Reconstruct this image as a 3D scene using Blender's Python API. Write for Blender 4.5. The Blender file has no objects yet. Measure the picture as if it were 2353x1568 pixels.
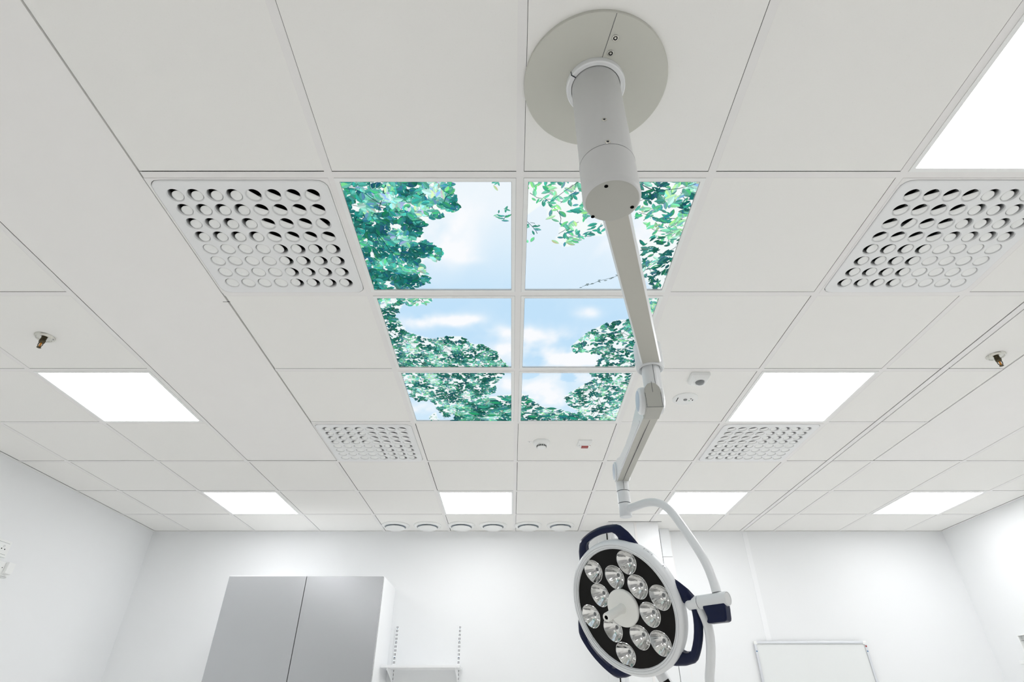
import bpy, bmesh, math, random
import numpy as np
from mathutils import Vector, Matrix, noise
from math import sin, cos, pi, radians

sc = bpy.context.scene
COL = sc.collection
random.seed(7)

# ------------------------------------------------------------------ camera data
F, TH = 1282.9, radians(34.169)
CX, CY = 1174.72, 772.45
CZ = 1.45                       # eye height above the floor
CEIL = CZ + 1.4039              # ceiling height
X0, Y0, T = 0.0275, 1.1665, 0.6 # ceiling grid origin and module
WL, WR, WF, WB = -3.31, 3.985, 5.292, -2.45
c_, s_ = cos(TH), sin(TH)

def ray(x, y):
    u = (CY - y) / F
    return Vector(((x - CX) / F, c_ - u * s_, s_ + u * c_))
def on_z(x, y, z):              # the point of height z seen at a pixel
    d = ray(x, y); t = (z - CZ) / d.z
    return Vector((d.x * t, d.y * t, z))
def on_plane(x, y, p, n):
    d = ray(x, y); o = Vector((0, 0, CZ)); t = (Vector(p) - o).dot(n) / d.dot(n)
    return o + d * t
def s2l(v):
    v = v / 255.0
    return v / 12.92 if v <= 0.04045 else ((v + 0.055) / 1.055) ** 2.4
def rgb(r, g, b): return (s2l(r), s2l(g), s2l(b), 1.0)

# ------------------------------------------------------------------ materials
def mat(name, col, rough=0.5, metal=0.0, spec=0.5, var=0.0, scale=30.0, bump=0.0, bscale=400.0, coat=0.0):
    m = bpy.data.materials.new(name); m.use_nodes = True
    nt = m.node_tree; b = nt.nodes['Principled BSDF']
    b.inputs['Roughness'].default_value = rough
    b.inputs['Metallic'].default_value = metal
    b.inputs['Specular IOR Level'].default_value = spec
    b.inputs['Coat Weight'].default_value = coat
    tc = nt.nodes.new('ShaderNodeTexCoord')
    nz = nt.nodes.new('ShaderNodeTexNoise'); nz.inputs['Scale'].default_value = scale
    nz.inputs['Detail'].default_value = 3
    nt.links.new(tc.outputs['Object'], nz.inputs['Vector'])
    mx = nt.nodes.new('ShaderNodeMix'); mx.data_type = 'RGBA'
    mx.inputs[6].default_value = tuple(v * (1 - var) for v in col[:3]) + (1,)
    mx.inputs[7].default_value = tuple(min(1, v * (1 + var)) for v in col[:3]) + (1,)
    nt.links.new(nz.outputs['Fac'], mx.inputs[0])
    nt.links.new(mx.outputs[2], b.inputs['Base Color'])
    if bump:
        n2 = nt.nodes.new('ShaderNodeTexNoise'); n2.inputs['Scale'].default_value = bscale
        bp = nt.nodes.new('ShaderNodeBump'); bp.inputs['Strength'].default_value = bump
        bp.inputs['Distance'].default_value = 0.001
        nt.links.new(tc.outputs['Object'], n2.inputs['Vector'])
        nt.links.new(n2.outputs['Fac'], bp.inputs['Height'])
        nt.links.new(bp.outputs['Normal'], b.inputs['Normal'])
    return m

def emis(name, col, strength):
    m = bpy.data.materials.new(name); m.use_nodes = True
    nt = m.node_tree; nt.nodes.clear()
    o = nt.nodes.new('ShaderNodeOutputMaterial'); e = nt.nodes.new('ShaderNodeEmission')
    e.inputs[0].default_value = col; e.inputs[1].default_value = strength
    nt.links.new(e.outputs[0], o.inputs[0])
    return m

M = {}
M['tile'] = mat('ceiling_tile', (.872, .866, .842), .92, spec=.2, var=.012, scale=260, bump=.05, bscale=600)
# a few pin-sized specks in the mineral tiles
_nt = M['tile'].node_tree
_b = _nt.nodes['Principled BSDF']; _src = _b.inputs['Base Color'].links[0].from_socket
_tc = [n for n in _nt.nodes if n.type == 'TEX_COORD'][0]
_v = _nt.nodes.new('ShaderNodeTexVoronoi'); _v.inputs['Scale'].default_value = 110
_r = _nt.nodes.new('ShaderNodeMath'); _r.operation = 'LESS_THAN'; _r.inputs[1].default_value = .07
_k = _nt.nodes.new('ShaderNodeMath'); _k.operation = 'MULTIPLY'; _k.inputs[1].default_value = .22
_mx = _nt.nodes.new('ShaderNodeMix'); _mx.data_type = 'RGBA'; _mx.inputs[7].default_value = (.45, .45, .42, 1)
_nt.links.new(_tc.outputs['Object'], _v.inputs['Vector']); _nt.links.new(_v.outputs['Distance'], _r.inputs[0])
_nt.links.new(_r.outputs[0], _k.inputs[0]); _nt.links.new(_k.outputs[0], _mx.inputs[0])
_nt.links.new(_src, _mx.inputs[6]); _nt.links.new(_mx.outputs[2], _b.inputs['Base Color'])

M['smooth'] = mat('smooth_ceiling_board', (.88, .87, .855), .75, spec=.25, var=.008, scale=8)
M['bar'] = mat('ceiling_bar_paint', (.84, .83, .82), .5, spec=.35, var=.006, scale=20)
M['void'] = mat('dark_void', (.012, .012, .011), .95, spec=0)
M['wall'] = mat('wall_paint', (.835, .847, .855), .7, spec=.3, var=.008, scale=3, bump=.06, bscale=300)
M['floor'] = mat('floor_vinyl', (.84, .825, .80), .45, spec=.4, var=.05, scale=60)
M['wall_rear'] = mat('rear_wall_paint', (.45, .45, .45), .6, spec=.3, var=.03, scale=3)  # unseen rear wall, toned grey so the lamp reflectors mirror something darker
M['white'] = mat('white_lacquer', (.84, .85, .86), .32, spec=.5, var=.005, scale=20)
M['plastic'] = mat('white_plastic', (.86, .87, .86), .4, spec=.5, var=.005)
M['plate'] = mat('diffuser_steel', (.82, .83, .835), .38, spec=.45, var=.006)
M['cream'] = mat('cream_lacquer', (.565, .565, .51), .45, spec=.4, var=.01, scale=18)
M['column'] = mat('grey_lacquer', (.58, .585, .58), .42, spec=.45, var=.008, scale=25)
M['shadeface'] = mat('hub_knuckle_shaded', (.42, .42, .385), .45, spec=.4, var=.008)  # darker lacquer copy: shade on hub face and knuckle put into the colour
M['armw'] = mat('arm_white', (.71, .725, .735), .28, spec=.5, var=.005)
M['armb'] = mat('arm_underside_shaded', (.47, .465, .42), .45, spec=.4, var=.008)  # taupe bottom face of the arms, underside shade mixed into its colour
M['capb'] = mat('hinge_cap_blue_grey', (.42, .49, .58), .3, spec=.5, var=.01)
M['steel'] = mat('steel', (.62, .61, .56), .22, metal=1, var=.04, scale=80)
M['chrome'] = mat('chrome', (.86, .87, .87), .09, metal=1, var=.02, scale=60)
M['reflector'] = mat('reflector_metal', (.74, .74, .73), .09, metal=1, var=.18, scale=70)  # uneven tone in the metal stands in for dark reflections in the bowls
M['black'] = mat('glossy_black', (.010, .0095, .009), .3, spec=.09, var=.15, scale=40)
M['hole'] = mat('black_hole', (.004, .004, .004), .9, spec=0)
M['navy'] = mat('navy_rubber', (.002, .006, .034), .3, spec=.22, var=.12, scale=40)
M['ivory'] = mat('ivory_grip', (.78, .78, .745), .42, spec=.4, var=.008)
M['door'] = mat('grey_cabinet_door', (.50, .51, .53), .27, metal=.5, spec=.7, var=.01, scale=5)
M['cab'] = mat('cabinet_white', (.88, .89, .9), .4, spec=.4, var=.004)
M['board'] = mat('whiteboard_enamel', (.78, .80, .795), .3, spec=.4, var=.006)
M['alu'] = mat('aluminium', (.74, .76, .79), .35, metal=.75, var=.02)
M['blue'] = mat('blue_steel_screw', (.16, .27, .42), .35, metal=.6, var=.03)
M['red'] = mat('red_lens', (.33, .012, .008), .12, spec=.6, var=.25, scale=120)
M['green'] = mat('green_mark', (.02, .25, .09), .5, var=.05)
M['brass'] = mat('brass', (.09, .075, .045), .35, metal=.85, var=.3, scale=300)
M['amber'] = mat('amber_bulb', (.65, .26, .03), .12, spec=.7, var=.2, scale=200)
M['lens'] = mat('grey_lens', (.2, .21, .215), .15, spec=.6, var=.1, scale=150)
M['ink'] = mat('grey_ink', (.03, .035, .05), .5, var=.02)
M['lamp'] = emis('lamp_diffuser', (.98, .985, 1.0, 1), 9.5)

# backlit print: the picture's own colours, carried by a colour attribute
M['print'] = bpy.data.materials.new('backlit_print'); M['print'].use_nodes = True
_nt = M['print'].node_tree; _nt.nodes.clear()
_o = _nt.nodes.new('ShaderNodeOutputMaterial'); _e = _nt.nodes.new('ShaderNodeEmission')
_a = _nt.nodes.new('ShaderNodeAttribute'); _a.attribute_name = 'print_colour'
_nt.links.new(_a.outputs['Color'], _e.inputs[0]); _e.inputs[1].default_value = 1.0
_nt.links.new(_e.outputs[0], _o.inputs[0])
try: M['print'].cycles.emission_sampling = 'NONE'
except Exception: pass

# ------------------------------------------------------------------ mesh helpers
class MB:
    def __init__(self): self.v = []; self.f = []; self.m = []; self.mats = []; self.c = []
    def mi(self, m):
        if m not in self.mats: self.mats.append(m)
        return self.mats.index(m)
    def add(self, vs, fs, m, mtx=None, col=None):
        o = len(self.v)
        for p in vs:
            p = Vector(p); self.v.append(tuple(mtx @ p if mtx is not None else p))
        i = self.mi(m)
        for f in fs:
            self.f.append(tuple(o + k for k in f)); self.m.append(i); self.c.append(col)
    def box(self, x0, x1, y0, y1, z0, z1, m, mtx=None):
        vs = [(x0,y0,z0),(x1,y0,z0),(x1,y1,z0),(x0,y1,z0),(x0,y0,z1),(x1,y0,z1),(x1,y1,z1),(x0,y1,z1)]
        self.add(vs, [(0,3,2,1),(4,5,6,7),(0,1,5,4),(1,2,6,5),(2,3,7,6),(3,0,4,7)], m, mtx)
    def lathe(self, prof, m, mtx=None, N=48, cap0=False, cap1=False, rfun=None, a0=0.0, a1=2*pi):
        full = abs(a1 - a0 - 2*pi) < 1e-6
        K = N if full else N + 1
        vs, fs = [], []
        for (r, z) in prof:
            for i in range(K):
                a = a0 + (a1 - a0) * i / N; rr = r * (rfun(a) if rfun else 1)
                vs.append((rr * cos(a), rr * sin(a), z))
        for j in range(len(prof) - 1):
            for i in range(N):
                k = (i + 1) % K
                fs.append((j*K+i, j*K+k, (j+1)*K+k, (j+1)*K+i))
        if cap0: fs.append(tuple(range(K))[::-1])
        if cap1: fs.append(tuple((len(prof)-1)*K + i for i in range(K)))
        self.add(vs, fs, m, mtx)
    def tube(self, pts, r, m, N=20, caps=True, sub=6, mtx=None):
        P = catmull(pts, sub) if sub > 1 else [Vector(p) for p in pts]
        vs, fs = [], []
        up = None
        for i, p in enumerate(P):
            t = (P[min(i+1, len(P)-1)] - P[max(i-1, 0)]).normalized()
            if up is None:
                up = t.cross(Vector((0, 0, 1)))
                if up.length < .1: up = t.cross(Vector((1, 0, 0)))
            up = (up - t * up.dot(t)).normalized(); w = t.cross(up)
            rr = r[i * (len(r)-1) // max(1, len(P)-1)] if isinstance(r, (list, tuple)) else r
            for k in range(N):
                a = 2*pi*k/N; vs.append(p + up * (rr*cos(a)) + w * (rr*sin(a)))
        for j in range(len(P)-1):
            for i in range(N):
                k = (i+1) % N; fs.append((j*N+i, j*N+k, (j+1)*N+k, (j+1)*N+i))
        if caps:
            fs.append(tuple(range(N))[::-1]); fs.append(tuple((len(P)-1)*N+i for i in range(N)))
        self.add(vs, fs, m, mtx)
    def prism(self, poly, z0, z1, m, mtx=None, mside=None):
        n = len(poly)
        vs = [(x, y, z0) for x, y in poly] + [(x, y, z1) for x, y in poly]
        self.add(vs, [tuple(range(n))[::-1], tuple(range(n, 2*n))], m, mtx)
        self.add(vs, [(i, (i+1) % n, n+(i+1) % n, n+i) for i in range(n)], mside or m, mtx)
    def build(self, name, parent=None, smooth=40, bevel=0, base=None, recalc=True):
        me = bpy.data.meshes.new(name)
        off = Vector(base) if base is not None else (parent_base(parent) if parent else Vector((0, 0, 0)))
        me.from_pydata([tuple(Vector(p) - off) for p in self.v], [], self.f)
        for m in self.mats: me.materials.append(m)
        me.polygons.foreach_set('material_index', self.m)
        if recalc:
            bm = bmesh.new(); bm.from_mesh(me)
            bmesh.ops.remove_doubles(bm, verts=bm.verts, dist=1e-6)
            bmesh.ops.recalc_face_normals(bm, faces=bm.faces)
            bm.to_mesh(me); bm.free()
        if smooth:
            me.polygons.foreach_set('use_smooth', [True] * len(me.polygons))
            me.set_sharp_from_angle(angle=radians(smooth))
        me.update()
        o = bpy.data.objects.new(name, me); COL.objects.link(o)
        if parent is not None: o.parent = parent
        else: o.location = off
        if bevel:
            b = o.modifiers.new('bevel', 'BEVEL'); b.width = bevel; b.segments = 3
            b.limit_method = 'ANGLE'; b.angle_limit = radians(50)
        return o

def parent_base(p):
    v = Vector((0, 0, 0))
    while p is not None: v += p.location; p = p.parent
    return v
def catmull(pts, n):
    P = [Vector(p) for p in pts]; P = [P[0]*2 - P[1]] + P + [P[-1]*2 - P[-2]]; out = []
    for i in range(1, len(P)-2):
        a, b, c, d = P[i-1:i+3]
        for k in range(n):
            t = k / n
            out.append(.5*((2*b) + (c-a)*t + (2*a-5*b+4*c-d)*t*t + (3*b-a-3*c+d)*t**3))
    out.append(P[-2]); return out
def tag(o, label=None, cat=None, group=None, kind=None):
    for k, v in (('label', label), ('category', cat), ('group', group), ('kind', kind)):
        if v: o[k] = v
    return o
def thing(name, label, cat, loc, group=None):
    o = bpy.data.objects.new(name, None); COL.objects.link(o); o.location = loc
    o.empty_display_size = .05
    return tag(o, label, cat, group)
def struct(o): o['kind'] = 'structure'; return o
def TR(x, y, z): return Matrix.Translation((x, y, z))
def frame_m(o, ex, ey, ez):
    m = Matrix.Identity(4)
    for i, e in enumerate((ex, ey, ez)):
        for j in range(3): m[j][i] = e[j]
    for j in range(3): m[j][3] = o[j]
    return m
def ring(mb, hx, hy, gx, gy, z0, z1, m, cx=0, cy=0):    # rectangular frame
    mb.box(cx-hx, cx+hx, cy-hy, cy-gy, z0, z1, m); mb.box(cx-hx, cx+hx, cy+gy, cy+hy, z0, z1, m)
    mb.box(cx-hx, cx-gx, cy-gy, cy+gy, z0, z1, m); mb.box(cx+gx, cx+hx, cy-gy, cy+gy, z0, z1, m)
def rrect(hx, hy, r, n=6):
    out = []
    for (sx, sy, a0) in ((1, 1, 0), (-1, 1, 90), (-1, -1, 180), (1, -1, 270)):
        for i in range(n+1):
            a = radians(a0 + 90*i/n); out.append((sx*(hx-r) + r*cos(a), sy*(hy-r) + r*sin(a)))
    return out

# ------------------------------------------------------------------ room shell
def cellc(k, n): return (X0 + T*(k+.5), Y0 + T*(n+.5))
LIGHTS = [(-4,2), (2,2), (2,-1), (-4,5), (-1,5), (2,5), (5,5), (5,2), (-4,-1), (5,-1),
          (-4,-4), (-1,-4), (2,-4), (5,-4)]
DIFF = [(-2,0), (2,0), (-2,3), (2,3)]
SKY = [(-1,0), (-1,1), (-1,2), (0,0), (0,1), (0,2)]
fix = set(LIGHTS + DIFF + SKY)

mb = MB(); mb.box(WL-.1, WR+.1, WB-.1, WF+.1, -.1, 0, M['floor']); struct(mb.build('floor', smooth=0))
HT = CEIL + .25
mb = MB(); mb.box(WL-.1, WL, WB-.1, WF+.1, 0, HT, M['wall']); struct(mb.build('wall_left', smooth=0))
mb = MB(); mb.box(WR, WR+.1, WB-.1, WF+.1, 0, HT, M['wall']); struct(mb.build('wall_right', smooth=0))
mb = MB(); mb.box(WL, WR, WB-.1, WB, 0, HT, M['wall_rear']); struct(mb.build('wall_back', smooth=0))

# far wall with the boxed-in duct and its cover strips
BX0, BX1, BY = .868, 1.289, 4.995
mb = MB(); mb.box(WL, WR, WF, WF+.1, 0, HT, M['wall'])
struct(mb.build('wall_front', smooth=0))
mb = MB(); mb.box(BX0+.03, BX1, BY, WF, 0, CEIL-.001, M['wall'])
struct(mb.build('trim_1', smooth=0))
mb = MB(); mb.box(1.078, 1.098, BY-.004, BY, 0, CEIL-.004, M['bar']); struct(mb.build('trim_2', smooth=0))
mb = MB(); mb.box(1.345, 1.433, 5.19, WF, CZ+1.16, CEIL-.001, M['wall']); mb.box(1.345, 1.433, 5.19, WF, 0, CZ+1.157, M['wall'])
mb.box(1.347, 1.431, 5.193, WF, CZ+1.157, CZ+1.16, M['void'])
struct(mb.build('trim_3', smooth=0))
mb = MB(); mb.box(1.33, 1.339, 5.2, WF, 0, CEIL-.01, M['bar']); mb.box(1.339, 1.345, 5.205, WF, 0, CEIL-.01, M['void'])
mb.box(1.433, 1.462, 5.275, WF, 0, CEIL-.002, M['bar'])
struct(mb.build('trim_4', smooth=0))
mb = MB(); mb.box(.79, .872, 5.262, WF, 0, CEIL-.002, M['wall']); mb.box(.872, .884, 5.28, WF, 0, CEIL-.02, M['void'])
mb.box(.884, .898, 5.1, WF, 0, CEIL-.002, M['wall']); struct(mb.build('trim_5', smooth=0))
mb = MB(); mb.box(2.133, 2.175, WF-.004, WF, 0, CEIL-.003, M['cab']); struct(mb.build('trim_6', smooth=0))

# ceiling: tiles, smooth boards, void above
mb = MB()
zt = CEIL
def tile(x0, x1, y0, y1, m):
    x0, x1, y0, y1 = max(x0, WL+.0275), min(x1, WR-.0275), max(y0, WB+.02), min(y1, WF-.0255)
    if x1 - x0 < .01 or y1 - y0 < .01: return
    mb.box(x0, x1, y0, y1, zt, zt+.015, m)
rnd = random.Random(3)
for k in range(-6, 8):
    for n in range(-7, 7):
        if (k, n) in fix: continue
        if k in (-3, 4) and n <= 3: continue
        xa, xb = X0+T*k, X0+T*(k+1); ya, yb = Y0+T*n, Y0+T*(n+1)
        gl, gr = (.0042, 0) if xa < -.3 else (0, 0), 0
        g = (.0014 if n < 1 and abs(k) < 3 else .0030 if n < 4 else .0038) + rnd.random()*.0012
        gy = (.0022 if n < 1 else .0034 if n < 3 else .0062) + rnd.random()*.0018
        x0, x1 = xa+.012, xb-.012
        if xa < .2: x0 += 0 if xb < 0 else 0
        if (xa+xb)/2 < 0: x0 += g                  # shadow gap on the side of the tile away from the middle
        else: x1 -= g
        if k == 0: x0 += g*.7
        y1 = yb-.012-gy
        if k == 3:
            tile(x0, 2.104, ya+.012, y1, M['tile']); tile(2.147, x1, ya+.012, y1, M['tile'])
        else: tile(x0, x1, ya+.012, y1, M['tile'])
yb = Y0+T*4-.012-.009
tile(X0-3*T+.012+.004, X0-2*T+.007, WB, yb, M['smooth'])
tile(X0+4*T-.007, X0+5*T-.012-.004, WB, yb, M['smooth'])
mb.box(WL, WR, WB, WF, zt+.16, zt+.17, M['void'])
struct(mb.build('ceiling', smooth=0))

# ceiling grid bars
mb = MB(); zb = CEIL + .0004
ks = [k for k in range(-5, 7)]; ns = [n for n in range(-6, 7)]
for k in ks:
    x = X0+T*k
    y0, y1 = WB+.02, WF-.002
    if k in (-2, 4): y0 = Y0+T*4-.012
    mb.box(x-.012, x+.012, y0, y1, zb, zb+.001, M['bar'])
edges = [WL+.002] + [X0+T*k for k in ks] + [WR-.002]
for n in ns:
    y = Y0+T*n
    for a, b in zip(edges[:-1], edges[1:]):
        k = round((a-X0)/T)
        if k in (-3, 4) and n < 4 and a > WL+.1: continue
        xa, xb = a+.012, b-.012
        if k == 3: mb.box(xa, 2.1045, y-.012, y+.012, zb, zb+.001, M['bar']); mb.box(2.1465, xb, y-.012, y+.012, zb, zb+.001, M['bar'])
        else: mb.box(xa, xb, y-.012, y+.012, zb, zb+.001, M['bar'])
struct(mb.build('trim_7', smooth=0))
# curtain track between the two tile halves
mb = MB(); mb.box(2.1095, 2.1410, WB+.02, WF-.022, CEIL-.0004, CEIL+.002, M['bar'])
struct(mb.build('trim_8', smooth=0))
# perimeter angle
mb = MB(); za = CEIL-.0006
mb.box(WL, WL+.02, WB, WF, za, za+.001, M['bar']); mb.box(WR-.02, WR, WB, WF, za, za+.001, M['bar'])
mb.box(WL+.02, WR-.02, WF-.018, WF, za, za+.001, M['bar']); mb.box(WL+.02, WR-.02, WB, WB+.018, za, za+.001, M['bar'])
mb.box(BX0-.016, BX1+.025, BY-.022, BY-.002, za-.0012, za, M['bar'])
mb.box(BX0-.02, BX0, BY-.002, WF-.02, za-.0012, za, M['bar'])
mb.box(BX0-.016, BX1+.03, BY-.029, BY-.022, za-.0006, za+.0002, M['void'])
struct(mb.build('trim_9', smooth=0))
# small joint marks in the smooth board and the bar
mb = MB()
a = on_z(512, 693.5, CEIL); mb.box(a.x, a.x+.03, a.y, a.y+.002, CEIL-.0006, CEIL+.001, M['void'])
struct(mb.build('trim_10', smooth=0))

# ------------------------------------------------------------------ ceiling lights
LL = {(-4,2): 'glowing square ceiling light on the left, close to the left sprinkler',
      (2,2): 'glowing square ceiling light right of the motion sensor and behind a perforated vent',
      (2,-1): 'largest glowing ceiling light, cut off by the top right corner',
      (-4,5): 'leftmost glowing ceiling light in the row nearest the far wall',
      (-1,5): 'glowing ceiling light directly before the six round valves',
      (2,5): 'glowing ceiling light partly behind the curved lamp pipe',
      (5,5): 'rightmost glowing ceiling light in the row nearest the far wall'}
def make_light():
    t = thing('ceiling_light', '', 'ceiling light', (0, 0, CEIL))
    m1 = MB(); ring(m1, .2875, .2875, .2735, .2735, CEIL-.0015, CEIL+.006, M['plastic']); m1.build('frame', t, smooth=0)
    m2 = MB(); m2.box(-.2735, .2735, -.2735, .2735, CEIL+.0015, CEIL+.004, M['lamp']); m2.build('diffuser', t, smooth=0)
    return t
def copy_tree(o, parent=None):
    c = o.copy(); COL.objects.link(c)
    if parent: c.parent = parent
    for ch in list(o.children): copy_tree(ch, c)
    return c
L0 = make_light()
for i, kn in enumerate(LIGHTS):
    o = L0 if i == 0 else copy_tree(L0)
    x, y = cellc(*kn); o.location = (x, y, CEIL)
    tag(o, LL.get(kn, 'square ceiling light outside the view'), group='square ceiling lights')
    if kn not in LL: o['label'] = 'square ceiling light in the part of the ceiling out of view'; o['group'] = 'ceiling lights out of view'

# ------------------------------------------------------------------ backlit sky pictures
def poly_in(p, poly):
    x, y = p; r = False; j = len(poly)-1
    for i in range(len(poly)):
        xi, yi = poly[i]; xj, yj = poly[j]
        if (yi > y) != (yj > y) and x < (xj-xi)*(y-yi)/(yj-yi)+xi: r = not r
        j = i
    return r
def clip(poly, x0, x1, y0, y1):
    for ax, lim, sg in ((0, x0, 1), (0, x1, -1), (1, y0, 1), (1, y1, -1)):
        out = []
        for i in range(len(poly)):
            a, b = poly[i-1], poly[i]
            da, db = (a[ax]-lim)*sg, (b[ax]-lim)*sg
            if (da >= 0) != (db >= 0):
                t = da/(da-db); out.append((a[0]+(b[0]-a[0])*t, a[1]+(b[1]-a[1])*t))
            if db >= 0: out.append(b)
        poly = out
        if len(poly) < 3: return []
    return poly
def W(pts): return [tuple(on_z(x, y, CEIL)[:2]) for x, y in pts]

PAL_T = [(34,104,102),(42,120,116),(52,136,128),(62,150,140),(74,164,150),(92,180,164),(114,196,180),(144,214,198),(188,234,222)]
PAL_D = [(36,98,92),(46,114,106),(58,130,118),(74,148,134),(96,168,150),(130,198,178),(178,228,210)]
PAL_Y = [(66,156,138),(84,172,150),(104,190,160),(128,206,168),(150,220,172),(176,230,178),(90,176,158)]
# region: polygon in the photo, leaf length, aspect, leaves per square metre, palette, gap threshold
REG = {
 (-1,0): [([(780,412),(1032,412),(1040,440),(1052,484),(1015,500),(985,506),(965,535),(980,560),(1018,583),(1005,600),(975,592),(972,612),(985,650),(955,662),(950,672),(840,672)], .031, .60, 13000, PAL_T, -.22),
          ([(1128,419),(1172,419),(1168,432),(1130,438)], .024, .34, 2600, PAL_Y, -1),
          ([(1132,484),(1180,476),(1182,500),(1150,516)], .026, .36, 2600, PAL_Y, -1),
          ([(1010,420),(1045,430),(1040,475),(1015,470)], .028, .6, 1500, PAL_Y, -1)],
 (0,0): [([(1208,412),(1345,412),(1350,520),(1395,510),(1392,545),(1340,548),(1305,572),(1275,560),(1290,520),(1262,505),(1250,470),(1208,500)], .030, .40, 4600, PAL_Y, -.12),
         ([(1208,500),(1240,510),(1235,555),(1208,565)], .026, .42, 1800, PAL_Y, -.3),
         ([(1460,412),(1620,412),(1590,500),(1560,500),(1530,470),(1462,480)], .038, .46, 6500, PAL_D, -.16),
         ([(1462,480),(1600,470),(1575,560),(1500,560),(1490,520),(1462,500)], .030, .40, 5600, PAL_Y, -.10),
         ([(1470,555),(1580,540),(1530,680),(1500,665),(1478,640)], .034, .42, 6000, PAL_D, -.10)],
 (-1,1): [([(862,680),(932,680),(920,712),(905,730),(918,742),(935,765),(962,775),(990,782),(1032,776),(1062,776),(1080,792),(1112,796),(1140,812),(1160,838),(1168,850),(905,850)], .023, .50, 17000, PAL_D, -.12),
          ([(900,680),(997,680),(988,698),(955,706),(925,700)], .022, .45, 9000, PAL_Y, -.25)],
 (0,1): [([(1312,800),(1325,788),(1350,768),(1378,752),(1425,738),(1480,735),(1485,850),(1362,850),(1385,820),(1350,812),(1318,815)], .024, .50, 15000, PAL_D, -.05),
         ([(1480,680),(1530,680),(1510,730),(1480,740)], .028, .45, 9000, PAL_Y, -.3)],
 (-1,2): [([(915,852),(1152,852),(1158,862),(1135,885),(1142,898),(1128,910),(1090,918),(1066,930),(1080,945),(1050,952),(1020,962),(1004,940),(990,922),(962,924),(946,915)], .022, .52, 19000, PAL_D, -.10),
          ([(1055,935),(1100,918),(1182,908),(1182,972),(1040,972)], .042, .42, 7000, PAL_D, -.3),
          ([(985,960),(1000,950),(1008,966),(990,972)], .014, .4, 8000, PAL_D, -.3)],
 (0,2): [([(1352,855),(1468,852),(1430,972),(1325,972),(1330,950),(1310,938),(1296,915),(1318,900),(1345,885),(1368,872)], .024, .48, 14000, PAL_D, -.03),
         ([(1196,905),(1222,918),(1240,935),(1290,945),(1340,958),(1350,972),(1196,972)], .034, .42, 6500, PAL_D, -.25)],
}
CLOUD = [(1000,555,70,45,1.0),(1045,510,50,45,.75),(1045,585,38,22,.8),(1082,600,26,10,.5),(1060,450,60,40,.45),(1120,490,70,30,.25),
         (1000,738,90,14,1.0),(1060,742,50,12,.9),(960,745,40,12,.7),(1150,765,50,14,.6),(1165,800,40,24,.9),(960,700,60,8,.3),
         (1350,722,26,12,.8),(1290,775,60,18,.8),(1215,770,24,18,.8),(1240,800,60,20,.6),(1250,832,90,18,1.0),(1330,825,70,20,1.0),
         (970,940,40,12,1.0),(1160,880,40,20,.9),(1240,900,50,24,.9),(1280,930,50,20,1.0),(1320,870,60,14,.7),(1400,560,60,60,.6),(1500,540,60,60,.9)]
CLW = [(on_z(a, b, CEIL), r1, r2, st, a, b) for a, b, r1, r2, st in CLOUD]
def sky_col(x, y):
    h = CEIL-CZ; d = y*c_ + h*s_
    px = CX + F*x/d; py = CY - F*(h*c_-y*s_)/d
    t = min(1, max(0, (py-419)/(700-419)))
    a = np.array([238, 247, 253]); b = np.array([194, 226, 250])
    t = t**1.5; col = a*(1-t)+b*t
    if px > 1190 and py < 676: col = col*.55+np.array([232,244,254])*.45
    if py > 850: col = col*.4+np.array([216,238,252])*.6
    leafy = any(poly_in((px, py), g_[0]) for k_ in REG for g_ in REG[k_] if g_[3] > 4000); w = 0
    nz = noise.fractal(Vector((x*7, y*5, 1.3)), 1.0, 2.0, 5)
    for _, r1, r2, st, ca, cb in CLW:
        q = ((px-ca)/r1)**2+((py-cb)/r2)**2
        w += st*math.exp(-q)
    w = w*(1+1.25*nz)+.16*nz
    w = min(1, max(0, w*.85))
    col = col*(1-w)+np.array([250, 252, 255])*w
    if w < .3 and py > 860 and px > 1195 and py < 880: col = col*.75+np.array([150,205,248])*.25
    if leafy: col = col*.15+np.array([248, 253, 251])*.85
    return tuple(col)

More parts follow.
